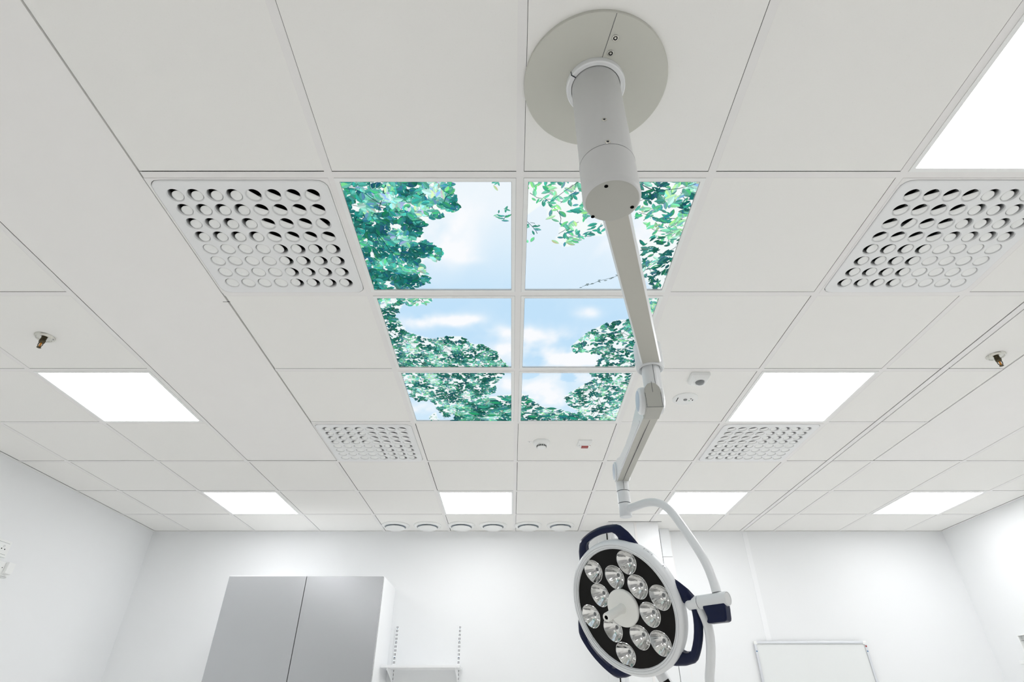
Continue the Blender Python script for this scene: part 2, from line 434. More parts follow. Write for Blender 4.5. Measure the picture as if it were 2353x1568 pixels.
def sky_panel(kn, label):
    cx, cy = cellc(*kn); h = .2735
    t = thing('sky_panel', label, 'light panel', (cx, cy, CEIL), 'backlit sky pictures in the ceiling')
    m1 = MB(); ring(m1, .2875, .2875, h, h, CEIL-.0015, CEIL+.008, M['plastic'], cx, cy); m1.build('frame', t, smooth=0)
    m1 = MB(); ring(m1, h, h, h-.0009, h-.0009, CEIL-.0012, CEIL+.0004, M['lens'], cx, cy); m1.build('gasket', t, smooth=0)
    r = random.Random(hash(kn) % 1000 + 5)
    vs, fs, cs = [], [], []
    G = 60
    zb_ = CEIL+.0065
    for j in range(G+1):
        for i in range(G+1): vs.append((cx-h+2*h*i/G, cy-h+2*h*j/G, zb_))
    for j in range(G):
        for i in range(G):
            a = j*(G+1)+i; fs.append((a, a+1, a+G+2, a+G+1)[::-1])
            cs.append([sky_col(vs[q][0], vs[q][1]) for q in (a, a+1, a+G+2, a+G+1)[::-1]])
    z = [zb_-.0002]
    def put(poly, col):
        q = clip(poly, cx-h, cx+h, cy-h, cy+h)
        if len(q) < 3: return
        z[0] -= 1.1e-6; o = len(vs)
        for p in q: vs.append((p[0], p[1], z[0]))
        fs.append(tuple(range(o, o+len(q)))); cs.append([col]*len(q))
    def leaf(x, y, L, asp, ang, col, out):
        prof = [(-.5,0),(-.36,.30),(-.12,.5),(.14,.46),(.34,.26),(.5,0)]
        pts = [(a*L, b*L*asp) for a, b in prof] + [(a*L, -b*L*asp*.92) for a, b in prof[1:-1]][::-1]
        ca, sa = cos(ang), sin(ang)
        P = [(x+a*ca-b*sa, y+a*sa+b*ca) for a, b in pts]
        if out:
            Q = [(x+(a*1.06+.0005)*ca-(b*1.09)*sa, y+(a*1.06+.0005)*sa+(b*1.09)*ca+.0003) for a, b in pts]
            put(Q, out)
        put(P, col)
        n = len(prof)
        Hh = [P[i] for i in range(n)]
        if L*asp > .007: put(Hh, tuple(min(255, v*(1.14 if r.random() < .6 else .86)) for v in col))
    for poly, L, asp, dens, pal, gap in REG.get(kn, []):
        PW = W(poly)
        xs = [p[0] for p in PW]; ys = [p[1] for p in PW]
        A = (max(xs)-min(xs))*(max(ys)-min(ys)); N = int(A*dens)
        # twigs behind the leaves
        for q in range(int(5+A*(90 if dens > 3000 else 20))):
            x, y = r.uniform(min(xs), max(xs)), r.uniform(min(ys), max(ys))
            if not poly_in((x, y), PW): continue
            a = r.uniform(0, 2*pi)
            for sgm in range(r.randint(3, 8)):
                l = r.uniform(.015, .035); w = .0011; a += r.uniform(-.5, .5)
                x2, y2 = x+l*cos(a), y+l*sin(a)
                if not poly_in((x2, y2), PW): break
                nx, ny = -sin(a)*w, cos(a)*w
                put([(x+nx, y+ny), (x-nx, y-ny), (x2-nx*.8, y2-ny*.8), (x2+nx*.8, y2+ny*.8)], (30, 84, 86)); x, y = x2, y2
        pts = []
        for q in range(N):
            x, y = r.uniform(min(xs), max(xs)), r.uniform(min(ys), max(ys))
            if not poly_in((x, y), PW): continue
            g = noise.noise(Vector((x*26, y*26, kn[0]*3.1+kn[1]))) *.6 + noise.noise(Vector((x*75, y*75, 4.4)))*.75
            if g < gap: continue
            pts.append((x, y, g))
        for pi_, (x, y, g) in enumerate(pts):
            if pi_ % 60 == 30 and dens > 5000:          # a bough winding between the leaves
                bx_, by_, a = x, y, r.uniform(0, 2*pi); w = .0017*L/.03
                for sgm in range(9):
                    a += r.uniform(-.45, .45); l = L*.8; x2, y2 = bx_+l*cos(a), by_+l*sin(a)
                    if not poly_in((x2, y2), PW): break
                    nx, ny = -sin(a)*w, cos(a)*w
                    put([(bx_+nx, by_+ny), (bx_-nx, by_-ny), (x2-nx*.85, y2-ny*.85), (x2+nx*.85, y2+ny*.85)], (18, 70, 74)); bx_, by_ = x2, y2; w *= .9
            b = noise.noise(Vector((x*14+9, y*14, 2.2)))
            i = int((b*1.1+.40+r.gauss(0, .13))*len(pal)); i = max(0, min(len(pal)-1, i))
            dv_ = r.uniform(-8, 8); col = tuple(max(0, min(255, v+dv_+r.uniform(-3, 3))) for v in pal[i])
            o = None
            q = r.random()
            if q < .30: o = tuple(v*.62 for v in col)
            elif q < .34: o = (196, 236, 224)
            l = L*r.uniform(.6, 1.25)
            leaf(x, y, l, asp*r.uniform(.75, 1.2), r.uniform(0, 2*pi), col, o)
            if r.random() < .22:
                leaf(x+r.uniform(-.01, .01), y+r.uniform(-.01, .01), l*r.uniform(.2, .45), r.uniform(.16, .4), r.uniform(0, 2*pi), r.choice([(236, 250, 248), (170, 226, 206), (214, 244, 236)]), None)
    if kn == (0, 0):   # bare twig and side branches
        tw = W([(1338,661),(1350,657),(1362,655),(1376,648),(1390,645),(1404,641),(1418,637),(1440,630)])
        for a, b in zip(tw[:-1], tw[1:]): put([(a[0], a[1]-.001), (b[0], b[1]-.001), (b[0], b[1]+.001), (a[0], a[1]+.001)], (70, 92, 96))
        for q in range(16):
            a = r.choice(tw); leaf(a[0]+r.uniform(-.006, .006), a[1]+r.uniform(-.006, .006), .012, .35, r.uniform(-.6, .6), (110, 128, 128), (50, 66, 70))
        for br in ([(1462,640),(1500,610),(1540,585),(1560,560)], [(1492,620),(1515,655),(1520,668)], [(1460,470),(1520,440),(1560,436),(1600,425)], [(1260,470),(1300,440),(1330,420)]):
            bw = W(br)
            for a, b in zip(bw[:-1], bw[1:]): put([(a[0], a[1]-.0013), (b[0], b[1]-.0013), (b[0], b[1]+.0013), (a[0], a[1]+.0013)], (30, 80, 84))
    if kn == (0, 2):
        for (x, y, L, a) in ((1268,940,.055,.1),(1255,958,.06,2.9),(1295,958,.065,.2),(1318,962,.06,.5),(1215,925,.05,2.6),(1212,940,.06,2.8),(1225,958,.06,.1)):
            p = on_z(x, y, CEIL); leaf(p.x, p.y, L, .5, a, (46, 140, 118), (26, 90, 76))
    if kn == (-1, 2):
        for (x, y, L, a) in ((1140,925,.06,.2),(1110,935,.065,.1),(1158,940,.07,2.8),(1090,950,.07,.4),(1130,955,.06,2.9),(1160,918,.05,.5),(1075,955,.05,.1)):
            p = on_z(x, y, CEIL); leaf(p.x, p.y, L, .48, a, (52, 146, 122), (24, 88, 74))
    me = bpy.data.meshes.new('picture')
    base = Vector((cx, cy, CEIL))
    me.from_pydata([tuple(Vector(p)-base) for p in vs], [], fs)
    me.materials.append(M['print'])
    at = me.color_attributes.new('print_colour', 'FLOAT_COLOR', 'CORNER')
    flat = []
    for cl in cs:
        for cc in cl: flat += [s2l(cc[0]), s2l(cc[1]), s2l(cc[2]), 1.0]
    at.data.foreach_set('color', flat)
    me.update()
    o = bpy.data.objects.new('picture', me); COL.objects.link(o); o.parent = t
    return t
sky_panel((-1,0), 'backlit sky picture with dense teal leaves down its left side and white cloud')
sky_panel((0,0), 'backlit sky picture behind the lamp column with leafy sprays at top and right')
sky_panel((-1,1), 'backlit sky picture with long white cloud above a sloping leafy bough')
sky_panel((0,1), 'backlit sky picture of open blue sky with one tree crown beside the lamp arm')
sky_panel((-1,2), 'backlit sky picture mostly filled by dark green leaves, on the left')
sky_panel((0,2), 'backlit sky picture with big leaves along the bottom and tree at the right')

# ------------------------------------------------------------------ air diffusers
P8, RH = .0637, .0262
def sqpt(a, h): m_ = max(abs(cos(a)), abs(sin(a))); return (h*cos(a)/m_, h*sin(a)/m_)
def rr8(a, h, R=.034):
    px, py = sqpt(a, h)
    qx, qy = abs(px), abs(py)
    if qx > h-R and qy > h-R:
        d = Vector((qx-(h-R), qy-(h-R)))
        if d.length > 0: d = d.normalized()*R
        qx, qy = h-R+d.x, h-R+d.y
    return (math.copysign(qx, px), math.copysign(qy, py))
def make_plate_mesh(parent):
    m = MB(); z = CEIL-.004; N = 32
    for i in range(8):
        for j in range(8):
            cx, cy = (i-3.5)*P8, (j-3.5)*P8
            vs, fs = [], []
            for (r, zz) in ((None, z), (RH+.0016, z), (RH, z+.0016), (RH, z+.006)):
                for q in range(N):
                    a = 2*pi*q/N
                    p = sqpt(a, P8/2) if r is None else (r*cos(a), r*sin(a))
                    vs.append((cx+p[0], cy+p[1], zz))
            for l in range(3):
                for q in range(N): k = (q+1) % N; fs.append((l*N+q, l*N+k, (l+1)*N+k, (l+1)*N+q))
            m.add(vs, fs, M['plate'])
    N = 160; hx = .2835
    vs, fs = [], []
    for (h, zz, kind) in ((4*P8, z, 0), (hx-.003, z, 1), (hx, z+.0025, 1), (hx, z+.009, 1)):
        for q in range(N):
            a = 2*pi*q/N
            p = sqpt(a, h) if kind == 0 else rr8(a, h)
            vs.append((p[0], p[1], zz))
    for l in range(3):
        for q in range(N): k = (q+1) % N; fs.append((l*N+q, l*N+k, (l+1)*N+k, (l+1)*N+q))
    m.add(vs, fs, M['plate'])
    return m
def make_diffuser():
    t = thing('air_diffuser', '', 'air vent', (0, 0, CEIL))
    o = make_plate_mesh(t).build('face_plate', t, smooth=30)
    m = MB(); N = 160; vs, fs = [], []
    for (h, z, sq) in ((.2915, CEIL+.003, 1), (.2915, CEIL-.0006, 1), (.2852, CEIL-.0006, 0), (.2852, CEIL+.006, 0)):
        for q in range(N): p = sqpt(2*pi*q/N, h) if sq else rr8(2*pi*q/N, h); vs.append((p[0], p[1], z))
    for l in range(3):
        for q in range(N): k = (q+1) % N; fs.append((l*N+q, l*N+k, (l+1)*N+k, (l+1)*N+q))
    m.add(vs, fs, M['bar']); m.build('frame', t, smooth=0)
    m = MB(); m.box(-.285, .285, -.285, .285, CEIL+.09, CEIL+.1, M['void'])
    ring(m, .2845, .2845, .2835, .2835, CEIL+.008, CEIL+.09, M['void'])
    m.build('housing', t, smooth=0)
    return t
def grow(out, ctr, zf, m, rings=6):
    vs, fs = [], []
    for l in range(rings+1):
        f = 1-l/rings
        for (x, y) in out:
            xx, yy = ctr[0]+(x-ctr[0])*f, ctr[1]+(y-ctr[1])*f
            vs.append((xx, yy, zf(xx, yy)))
    K = len(out)
    for l in range(rings):
        for i in range(K): k = (i+1) % K; fs.append((l*K+i, l*K+k, (l+1)*K+k, (l+1)*K+i))
    m.add(vs, fs, M['plastic'])
def nozzle_mesh(kind):
    m = MB()
    if kind == 'chord':          # half-moon: straight edge, opening towards +x, inside a flat lip
        m.lathe([(RH-.0002, .003), (RH-.0010, .0046), (.0232, .0050), (.0228, .0062), (.0215, .024)], M['plate'], N=32)
        R_, ch = .0233, .0040; a0 = math.acos(ch/R_); N = 28
        out = [(R_*cos(a0+(2*pi-2*a0)*i/N), R_*sin(a0+(2*pi-2*a0)*i/N)) for i in range(N+1)]
        grow(out, (-.008, 0), lambda x, y: .0030-.0040*(1-(x*x+y*y)/(R_*R_))+max(0, x+.008)*.15, m)
    elif kind == 'lune':         # domed disc pushed to one side
        m.lathe([(RH-.0002, .003), (RH-.0006, .006), (.0235, .022)], M['plate'], N=32)
        r = .0243
        out = []
        for i in range(40):
            a = 2*pi*i/40; cu = -.0125*cos(a)
            r2 = cu + math.sqrt(cu*cu + r*r - .0125**2); q = min(r, r2); out.append((q*cos(a), q*sin(a)))
        grow(out, (-.006, 0), lambda x, y: .0036-.0046*max(0, 1-((x+.004)**2+y*y)/(.021*.021))+max(0, x+.002)*.12, m)
    else:                        # nearly closed
        m.lathe([(RH-.0002, .003), (RH-.0004, .006), (.025, .020)], M['plate'], N=32)
        r = .0243; c = -.0012
        out = [(c+r*cos(2*pi*i/32), r*sin(2*pi*i/32)) for i in range(32)]
        grow(out, (c, 0), lambda x, y: .0034-.0040*(1-((x-c)**2+y*y)/(r*r)), m)
    ob = m.build('nozzle', None, smooth=45, base=(0, 0, 0), recalc=False)
    sm = ob.modifiers.new('thick', 'SOLIDIFY'); sm.thickness = .0006; sm.offset = 0
    dg = bpy.context.evaluated_depsgraph_get(); dg.update()
    me = bpy.data.meshes.new_from_object(ob.evaluated_get(dg)); me.name = 'nozzle'
    bpy.data.objects.remove(ob)
    return me
NZ = {k: nozzle_mesh(k) for k in ('chord', 'lune', 'closed')}
NKIND = {'L': {(0,0): 'lune', (1,0): 'chord', (0,1): 'closed', (1,1): 'lune'}, 'R': {(0,0): 'chord', (1,0): 'lune', (0,1): 'lune', (1,1): 'closed'}}
D0 = make_diffuser()
DL = {(-2,0): 'perforated square air diffuser next to the leafy sky picture, large on the left',
      (2,0): 'perforated square air diffuser cut off by the right edge, below the big light',
      (-2,3): 'small-looking perforated air diffuser left of the smoke detector',
      (2,3): 'perforated air diffuser touching the far edge of the right square light'}
DANG = {'L': {(0,0): math.atan2(-.55,-.83), (1,0): math.atan2(-.88,.5), (0,1): math.atan2(.35,-.92), (1,1): math.atan2(.10,.99)},
        'R': {(0,0): math.atan2(-.88,-.5), (1,0): math.atan2(-.55,.83), (0,1): math.atan2(.10,-.99), (1,1): math.atan2(.35,.92)}}
rn = random.Random(11)
dups = [D0] + [copy_tree(D0) for _ in range(3)]
for o, kn in zip(dups, DIFF):
    x, y = cellc(*kn); o.location = (x+.002, y+.004, CEIL); tag(o, DL[kn], group='perforated ceiling diffusers')
    side = 'L' if kn[0] < 0 else 'R'
    for i in range(8):
        for j in range(8):
            q = bpy.data.objects.new('nozzle', NZ[NKIND[side][(i // 4, j // 4)]]); COL.objects.link(q); q.parent = o
            q.location = ((i-3.5)*P8, (j-3.5)*P8, -.004)
            a = DANG[side][(i // 4, j // 4)] + rn.uniform(-.10, .10)
            if rn.random() < .06: a += rn.uniform(-.6, .6)
            q.rotation_euler = (0, 0, a)

# ------------------------------------------------------------------ round exhaust valves
def make_valve():
    t = thing('round_valve', '', 'air vent', (0, 0, CEIL))
    m = MB(); Mz = TR(0, 0, CEIL)
    m.lathe([(.122, 0), (.123, -.004), (.118, -.012), (.104, -.017), (.095, -.016), (.090, -.006), (.089, .0)], M['plastic'], Mz, N=56)
    m.build('ring', t)
    m = MB(); m.lathe([(.089, .0), (.03, -.001)], M['capb'], Mz, N=56, cap1=True); m.build('throat', t)
    m = MB(); m.lathe([(.03, .0), (.034, -.014), (.082, -.022), (.0845, -.026), (.078, -.033), (.05, -.040), (.02, -.0425)], M['plastic'], Mz, N=56, cap1=True)
    m.build('disc', t)
    return t
V0 = make_valve()
VP = [-1.035, -.748, -.445, -.162, .152, .440]
VLb = ['round white ceiling valve, first of six counting from the cabinet side',
       'round white ceiling valve, second of six counting from the cabinet side',
       'round white ceiling valve before the light panel, left one of the middle pair',
       'round white ceiling valve before the light panel, right one of the middle pair',
       'round white ceiling valve, second of six counting from the surgical lamp side',
       'round white ceiling valve nearest the surgical lamp head']
for i, x in enumerate(VP):
    o = V0 if i == 0 else copy_tree(V0)
    o.location = (x, 5.085, CEIL); tag(o, VLb[i], group='round valves by the far wall')

# ------------------------------------------------------------------ ceiling devices
def sprinkler(px, py, label, rot):
    p = on_z(px, py, CEIL); t = thing('sprinkler_head', label, 'sprinkler', p, 'ceiling sprinklers')
    Z = TR(p.x, p.y, p.z)
    m = MB(); m.lathe([(.040, 0), (.0395, -.003), (.034, -.010), (.031, -.011), (.029, -.008), (.012, -.008)], M['steel'], Z, N=40, cap1=True); m.build('escutcheon', t)
    m = MB(); m.lathe([(.011, -.008), (.012, -.018), (.010, -.020), (.0125, -.022), (.0125, -.030), (.009, -.034)], M['brass'], Z, N=12, cap1=True)
    for s in (-1, 1):
        R = Matrix.Rotation(rot, 4, 'Z')
        m.tube([Z @ R @ Vector((s*.009, 0, -.030)), Z @ R @ Vector((s*.009, 0, -.045)), Z @ R @ Vector((s*.004, 0, -.056))], .0018, M['brass'], N=8)
        m.lathe([(.0035, -.002), (.0035, .002)], M['chrome'], Z @ R @ TR(s*.015, 0, -.02), N=10, cap0=True, cap1=True)
    m.lathe([(.0085, -.056), (.009, -.058), (.005, -.060)], M['brass'], Z, N=16, cap0=True, cap1=True)
    m.build('body', t)
    m = MB(); m.lathe([(.0035, -.034), (.0042, -.040), (.0042, -.050), (.003, -.056)], M['amber'], Z, N=14, cap1=True); m.build('bulb', t)
sprinkler(103, 774, 'chrome sprinkler head on the left, near the left ceiling light', .2)
sprinkler(2288, 817, 'chrome sprinkler head on the right, beyond the curtain track', -.4)

p = on_z(1244, 1016, CEIL); t = thing('smoke_detector', 'round white smoke detector with black slots', 'smoke detector', p); Z = TR(p.x, p.y, p.z)
m = MB(); m.lathe([(.052, 0), (.052, -.008), (.048, -.016), (.036, -.024)], M['plastic'], Z, N=40, cap1=True); m.build('base', t)
m = MB(); m.lathe([(.030, -.024), (.029, -.036), (.026, -.040)], M['plastic'], Z, N=40, cap1=True); m.build('sensor_cap', t)
m = MB()
for i in range(18):
    a = 2*pi*i/18; R = Matrix.Rotation(a, 4, 'Z'); m.box(.0285, .0304, -.0028, .0028, -.036, -.026, M['hole'], Z @ R)
for q in ((-.012, -.036), (-.018, -.030)): m.lathe([(.0016, -.0252), (.0016, -.0245)], M['hole'], Z @ TR(q[0], q[1], .001), N=10, cap0=True)
m.build('slots', t)
m = MB(); m.box(-.085, -.062, -.012, .006, -.0015, 0, M['plastic'], Z)
m.box(-.076, -.074, -.008, .002, -.0018, -.0014, M['ink'], Z); m.build('number_tag', t)

p = on_z(1343, 1017, CEIL); t = thing('indicator_light', 'small white indicator with a red lens in the ceiling', 'indicator light', p)
m = MB()
def frustum(m, x0, x1, y0, y1, z0, a0, a1, b0, b1, z1, mt, mtx):
    m.add([(x0,y0,z0),(x1,y0,z0),(x1,y1,z0),(x0,y1,z0),(a0,b0,z1),(a1,b0,z1),(a1,b1,z1),(a0,b1,z1)],
          [(0,3,2,1),(4,5,6,7),(0,1,5,4),(1,2,6,5),(2,3,7,6),(3,0,4,7)], mt, mtx)
Z = TR(p.x, p.y, p.z)
frustum(m, -.041, .041, -.041, .041, 0, -.041, .041, -.041, .041, -.008, M['plastic'], Z)
frustum(m, -.041, .041, -.041, .041, -.008, -.023, .023, -.012, .03, -.028, M['plastic'], Z); m.build('housing', t, smooth=0)
m = MB(); frustum(m, -.021, .021, -.012, .028, -.028, -.021, .021, -.004, .022, -.031, M['red'], Z); m.build('red_lens', t, smooth=0)
m = MB(); m.box(.027, .036, .004, .007, -.0202, -.0188, M['red'], Z); m.box(-.034, -.032, .002, .010, -.0185, -.0170, M['ink'], Z); m.build('marks', t, smooth=0)

p = on_z(1607, 862, CEIL); t = thing('motion_sensor', 'boxy white motion sensor with a grey dome lens', 'motion sensor', p); Z = TR(p.x, p.y, p.z)
m = MB(); frustum(m, -.046, .046, -.030, .060, 0, -.046, .046, -.030, .060, -.018, M['plastic'], Z)
frustum(m, -.046, .046, -.030, .060, -.018, -.034, .034, -.018, .052, -.034, M['plastic'], Z); m.build('housing', t, smooth=0, bevel=.002)
m = MB(); m.lathe([(.023, -.034), (.0215, -.039), (.016, -.045), (.008, -.048)], M['lens'], Z @ TR(0, .012, 0), N=28, cap1=True); m.build('lens', t)

p = on_z(1574, 916, CEIL); t = thing('emergency_light', 'flat round white ceiling unit with small dark slots', 'emergency light', p); Z = TR(p.x, p.y, p.z)
m = MB(); m.lathe([(.066, 0), (.066, -.004), (.062, -.007)], M['plastic'], Z, N=48, cap1=True); m.build('cover', t)
m = MB(); m.box(-.045, -.041, -.022, .022, -.0078, -.0068, M['hole'], Z)
m.lathe([(.010, -.0068), (.010, -.010), (.006, -.012)], M['lens'], Z, N=20, cap1=True)
m.box(.024, .033, -.012, -.006, -.0078, -.0068, M['hole'], Z); m.box(.038, .043, .0, .012, -.0078, -.0068, M['hole'], Z)
m.box(.020, .028, .010, .014, -.0078, -.0068, M['green'], Z); m.build('slots', t, smooth=0)

# ------------------------------------------------------------------ surgical lamp
PX, PY, PR = .2247, .859, .0645
lamp = thing('surgical_lamp', 'large white ceiling-mounted surgical lamp with round black-faced head', 'surgical lamp', (PX, PY, CEIL))
Z = TR(PX, PY, CEIL)
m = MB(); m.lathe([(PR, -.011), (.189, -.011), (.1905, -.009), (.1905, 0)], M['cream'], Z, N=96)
# the seam that splits the cover into halves
for sg in (1, -1):
    A = on_z(1418, 30, CEIL-.0115); B = on_z(1384, 132, CEIL-.0115)
    if sg == -1:
        C0 = Vector((PX, PY, A.z)); A = C0*2-A; B = C0*2-B; A.z = B.z = CEIL-.0115
    d = (B-A).normalized(); nn = Vector((-d.y, d.x, 0))*.0006
    m.add([A+nn, A-nn, B-nn, B+nn], [(0,1,2,3)], M['ink'])
cp = m.build('ceiling_plate', lamp, smooth=35)
for (x, y) in ((1414, 87), (1403, 122)):
    q = on_z(x, y, CEIL-.011); Q = TR(q.x, q.y, q.z)
    m = MB(); m.lathe([(.0085, .001), (.0085, -.001), (.0075, -.002), (.0055, -.002)], M['steel'], Q, N=20)
    m.lathe([(.0055, -.002), (.005, .0), (.003, .0)], M['ink'], Q, N=20)
    m.lathe([(.003, -.0), (.003, -.0016)], M['steel'], Q, N=6, cap1=True)
    m.build('screw', cp)
m = MB(); m.lathe([(PR+.0005, -.011), (.078, -.011), (.0785, -.014), (.0775, -.026), (.0745, -.028), (.0745, -.0265), (PR+.0005, -.0265)], M['white'], Z, N=72)
q = on_z(1312, 172, CEIL-.027); d = Vector((q.x-PX, q.y-PY, 0)).normalized()
ex = d; ey = Vector((-d.y, d.x, 0)); MM = frame_m(Vector((PX, PY, CEIL)), ex, ey, Vector((0, 0, 1)))
m.box(PR+.001, .0792, -.001, .001, -.0286, -.012, M['ink'], MM)
m.build('collar', lamp, smooth=35)
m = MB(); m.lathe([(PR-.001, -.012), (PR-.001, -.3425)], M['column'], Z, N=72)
col_o = m.build('column', lamp)
m = MB(); m.lathe([(PR-.0005, -.3425), (PR+.0007, -.3430), (PR+.0007, -.3440)], M['ink'], Z, N=72)
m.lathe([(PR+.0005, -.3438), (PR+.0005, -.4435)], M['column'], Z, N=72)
m.lathe([(PR+.0005, -.4435), (PR+.0008, -.4450), (PR+.0006, -.449), (PR-.0012, -.4545), (PR-.005, -.4590)], M['column'], Z, N=72)
m.lathe([(PR-.005, -.4590), (PR-.0085, -.460)], M['shadeface'], Z, N=72, cap1=True)
hub = m.build('swivel_hub', lamp)
# flat head screws on the column and the hub's underside
def on_cyl(x, y, r):
    d = ray(x, y); a = d.x**2+d.y**2; b = -2*(d.x*PX+d.y*PY); cc = PX**2+PY**2-r*r
    t_ = (-b-math.sqrt(max(0, b*b-4*a*cc)))/(2*a); return Vector((0, 0, CZ))+d*t_
for (x, y) in ((1388.5, 275), (1396.5, 326)):
    q = on_cyl(x, y, PR-.001); nrm = Vector((q.x-PX, q.y-PY, 0)).normalized()
    MM = frame_m(q, nrm.cross(Vector((0,0,1))), Vector((0,0,1)), nrm)
    m = MB(); m.lathe([(.0062, -.001), (.0062, .0004), (.005, .001), (.003, .001)], M['steel'], MM, N=20)
    m.lathe([(.003, .001), (.0028, .0002)], M['ink'], MM, N=6, cap1=True); m.build('screw', col_o)
for (x, y) in ((1393, 428), (1362, 498), (1452.5, 476)):
    q = on_z(x, y, CEIL-.460); Q = TR(q.x, q.y, q.z)
    m = MB(); m.lathe([(.0045, -.0006), (.0042, -.0006), (.004, -.0003)], M['hole'], Q, N=18, cap1=True); m.build('screw_hole', hub)

# first horizontal arm
J2 = Vector((.470, 1.600, 0)); hA = CZ+.956
a0 = Vector((PX, PY, 0)); ad = (J2-a0); AL = ad.length; ad.normalize(); ax = Vector((ad.y, -ad.x, 0))
MA = frame_m(Vector((PX, PY, hA)), ax, ad, Vector((0, 0, 1)))
m = MB()
w, w2, hgt = .0275, .0325, .085
prof = [(-w, 0), (w, 0), (w2, .008), (w2, hgt-.012), (w2-.01, hgt), (-w2+.01, hgt), (-w2, hgt-.012), (-w2, .008)]
y0_, y1_ = .045, AL-.012
vs = [(x, y0_, z) for x, z in prof]+[(x, y1_, z) for x, z in prof]
n_ = len(prof)
m.add(vs, [tuple(range(n_)), tuple(range(n_, 2*n_))[::-1]]+[(i, (i+1) % n_, n_+(i+1) % n_, n_+i) for i in range(1, n_)], M['armw'], MA)
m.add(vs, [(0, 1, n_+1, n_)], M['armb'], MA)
m.build('horizontal_arm', lamp, smooth=25, bevel=.0015)
# hub at the end of the arm
Z2 = TR(.4645, 1.604, CZ)
m = MB(); m.lathe([(.031, .957), (.0395, .9505), (.044, .953), (.0465, .962), (.0465, 1.045), (.040, 1.056)], M['armw'], Z2, N=56, cap1=True)
m.lathe([(.031, .957), (.031, .975)], M['ink'], Z2, N=40)
m.build('elbow_housing', lamp)

# spring arm
HC = Vector((.4520, 1.616, CZ+.842)); J3 = Vector((.493, 2.420, 0)); LC = Vector((J3.x, J3.y-.012, CZ+.900))
m = MB(); m.lathe([(.0300, .975), (.0300, .89), (.0295, .845)], M['armw'], Z2, N=48)
m.box(-.0006, .0006, -.0303, -.0295, .86, .965, M['ink'], Z2)
m.build('swivel_neck', lamp)
sd = (Vector((LC.x, LC.y, 0))-Vector((HC.x, HC.y, 0))).normalized(); sx = Vector((sd.y, -sd.x, 0))
# knuckle: arched box facing the room + horizontal hinge barrel
MK = frame_m(HC, sx, sd, Vector((0, 0, 1)))
m = MB()
pf = [(-.024, -.050), (.024, -.050), (.0265, .006), (.023, .024), (.013, .037), (0, .041), (-.013, .037), (-.023, .024), (-.0265, .006)]
vs = [(x, -.050, z) for x, z in pf]+[(x, .030, z) for x, z in pf]; n_ = len(pf)
m.add(vs, [tuple(range(n_)), tuple(range(n_, 2*n_))[::-1]]+[(i, (i+1) % n_, n_+(i+1) % n_, n_+i) for i in range(n_)], M['shadeface'], MK)
m.box(-.0275, .0275, -.0505, -.049, -.0465, -.0455, M['ink'], MK)
for s in (-1, 1): m.box(s*.0245-.0006, s*.0245+.0006, -.0506, -.049, -.044, .004, M['ink'], MK)
m.box(-.0005, .0005, -.0506, -.049, .006, .045, M['ink'], MK)
m.build('knuckle_cover', lamp, smooth=25, bevel=.003)
RX = Matrix.Rotation(radians(90), 4, 'Y')
m = MB(); m.lathe([(.036, -.042), (.043, -.037), (.045, -.028), (.045, .026), (.043, .034), (.036, .038)], M['armw'], MK @ RX, N=48, cap0=True, cap1=True)
m.lathe([(.026, -.0440), (.032, -.0432), (.035, -.0415)], M['capb'], MK @ RX, N=40, cap0=True)
m.lathe([(.035, .0375), (.032, .0392), (.026, .0400)], M['capb'], MK @ RX, N=40, cap1=True)
m.build('hinge', lamp)
sd3 = (LC-HC).normalized(); su = sx.cross(sd3).normalized(); SL = (LC-HC).length
MS = frame_m(HC, sx, sd3, su)
def side_prism(m, prof, w, mt, mtx, bot=None, nb=0):
    # prof: closed outline in the (y,z) plane; the first nb edges are the underside
    n = len(prof); vs = [(-w, y, z) for y, z in prof]+[(w, y, z) for y, z in prof]
    m.add(vs, [tuple(range(n))[::-1], tuple(range(n, 2*n))], mt, mtx)
    m.add(vs, [(i, (i+1) % n, n+(i+1) % n, n+i) for i in range(nb, n)], mt, mtx)
    if nb: m.add(vs, [(i, (i+1) % n, n+(i+1) % n, n+i) for i in range(nb)], bot, mtx)
m = MB()
prof = [(.030, -.046), (.20, -.043), (.50, -.043), (SL-.02, -.045), (SL+.020, -.044), (SL+.040, -.02), (SL+.040, .02), (SL+.01, .040), (SL-.08, .036), (SL-.16, .018), (.45, .008), (.30, .012), (.18, .030), (.08, .043), (.0, .045), (-.02, .02)]
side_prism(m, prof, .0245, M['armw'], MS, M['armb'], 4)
m.box(-.0003, .0003, .05, SL+.005, -.0465, -.0425, M['ink'], MS)
m.box(-.0262, -.0240, .10, SL-.04, -.036, -.028, M['armw'], MS)
m.build('spring_arm', lamp, smooth=30, bevel=.003)
ML = frame_m(LC, sx, sd3, su)
m = MB(); m.lathe([(.038, -.034), (.043, -.031), (.044, -.024), (.044, .024), (.043, .030), (.038, .033)], M['armw'], ML @ RX, N=44, cap0=True, cap1=True)
m.lathe([(.028, -.0358), (.034, -.0350), (.036, -.0335)], M['capb'], ML @ RX, N=36, cap0=True)
m.lathe([(.036, .0325), (.034, .034), (.028, .035)], M['capb'], ML @ RX, N=36, cap1=True)
m.build('lower_hinge', lamp)
Z3 = TR(J3.x, J3.y, CZ)
m = MB(); m.lathe([(.0275, .875), (.0275, .8145)], M['armw'], Z3, N=40)
m.lathe([(.0255, .8145), (.0255, .8120)], M['ink'], Z3, N=40)
m.lathe([(.0268, .8120), (.0266, .7615)], M['armw'], Z3, N=40)
m.lathe([(.0250, .7615), (.0250, .7590)], M['ink'], Z3, N=40)
m.lathe([(.0260, .7590), (.0258, .7050), (.0245, .7025)], M['armw'], Z3, N=40, cap1=True)
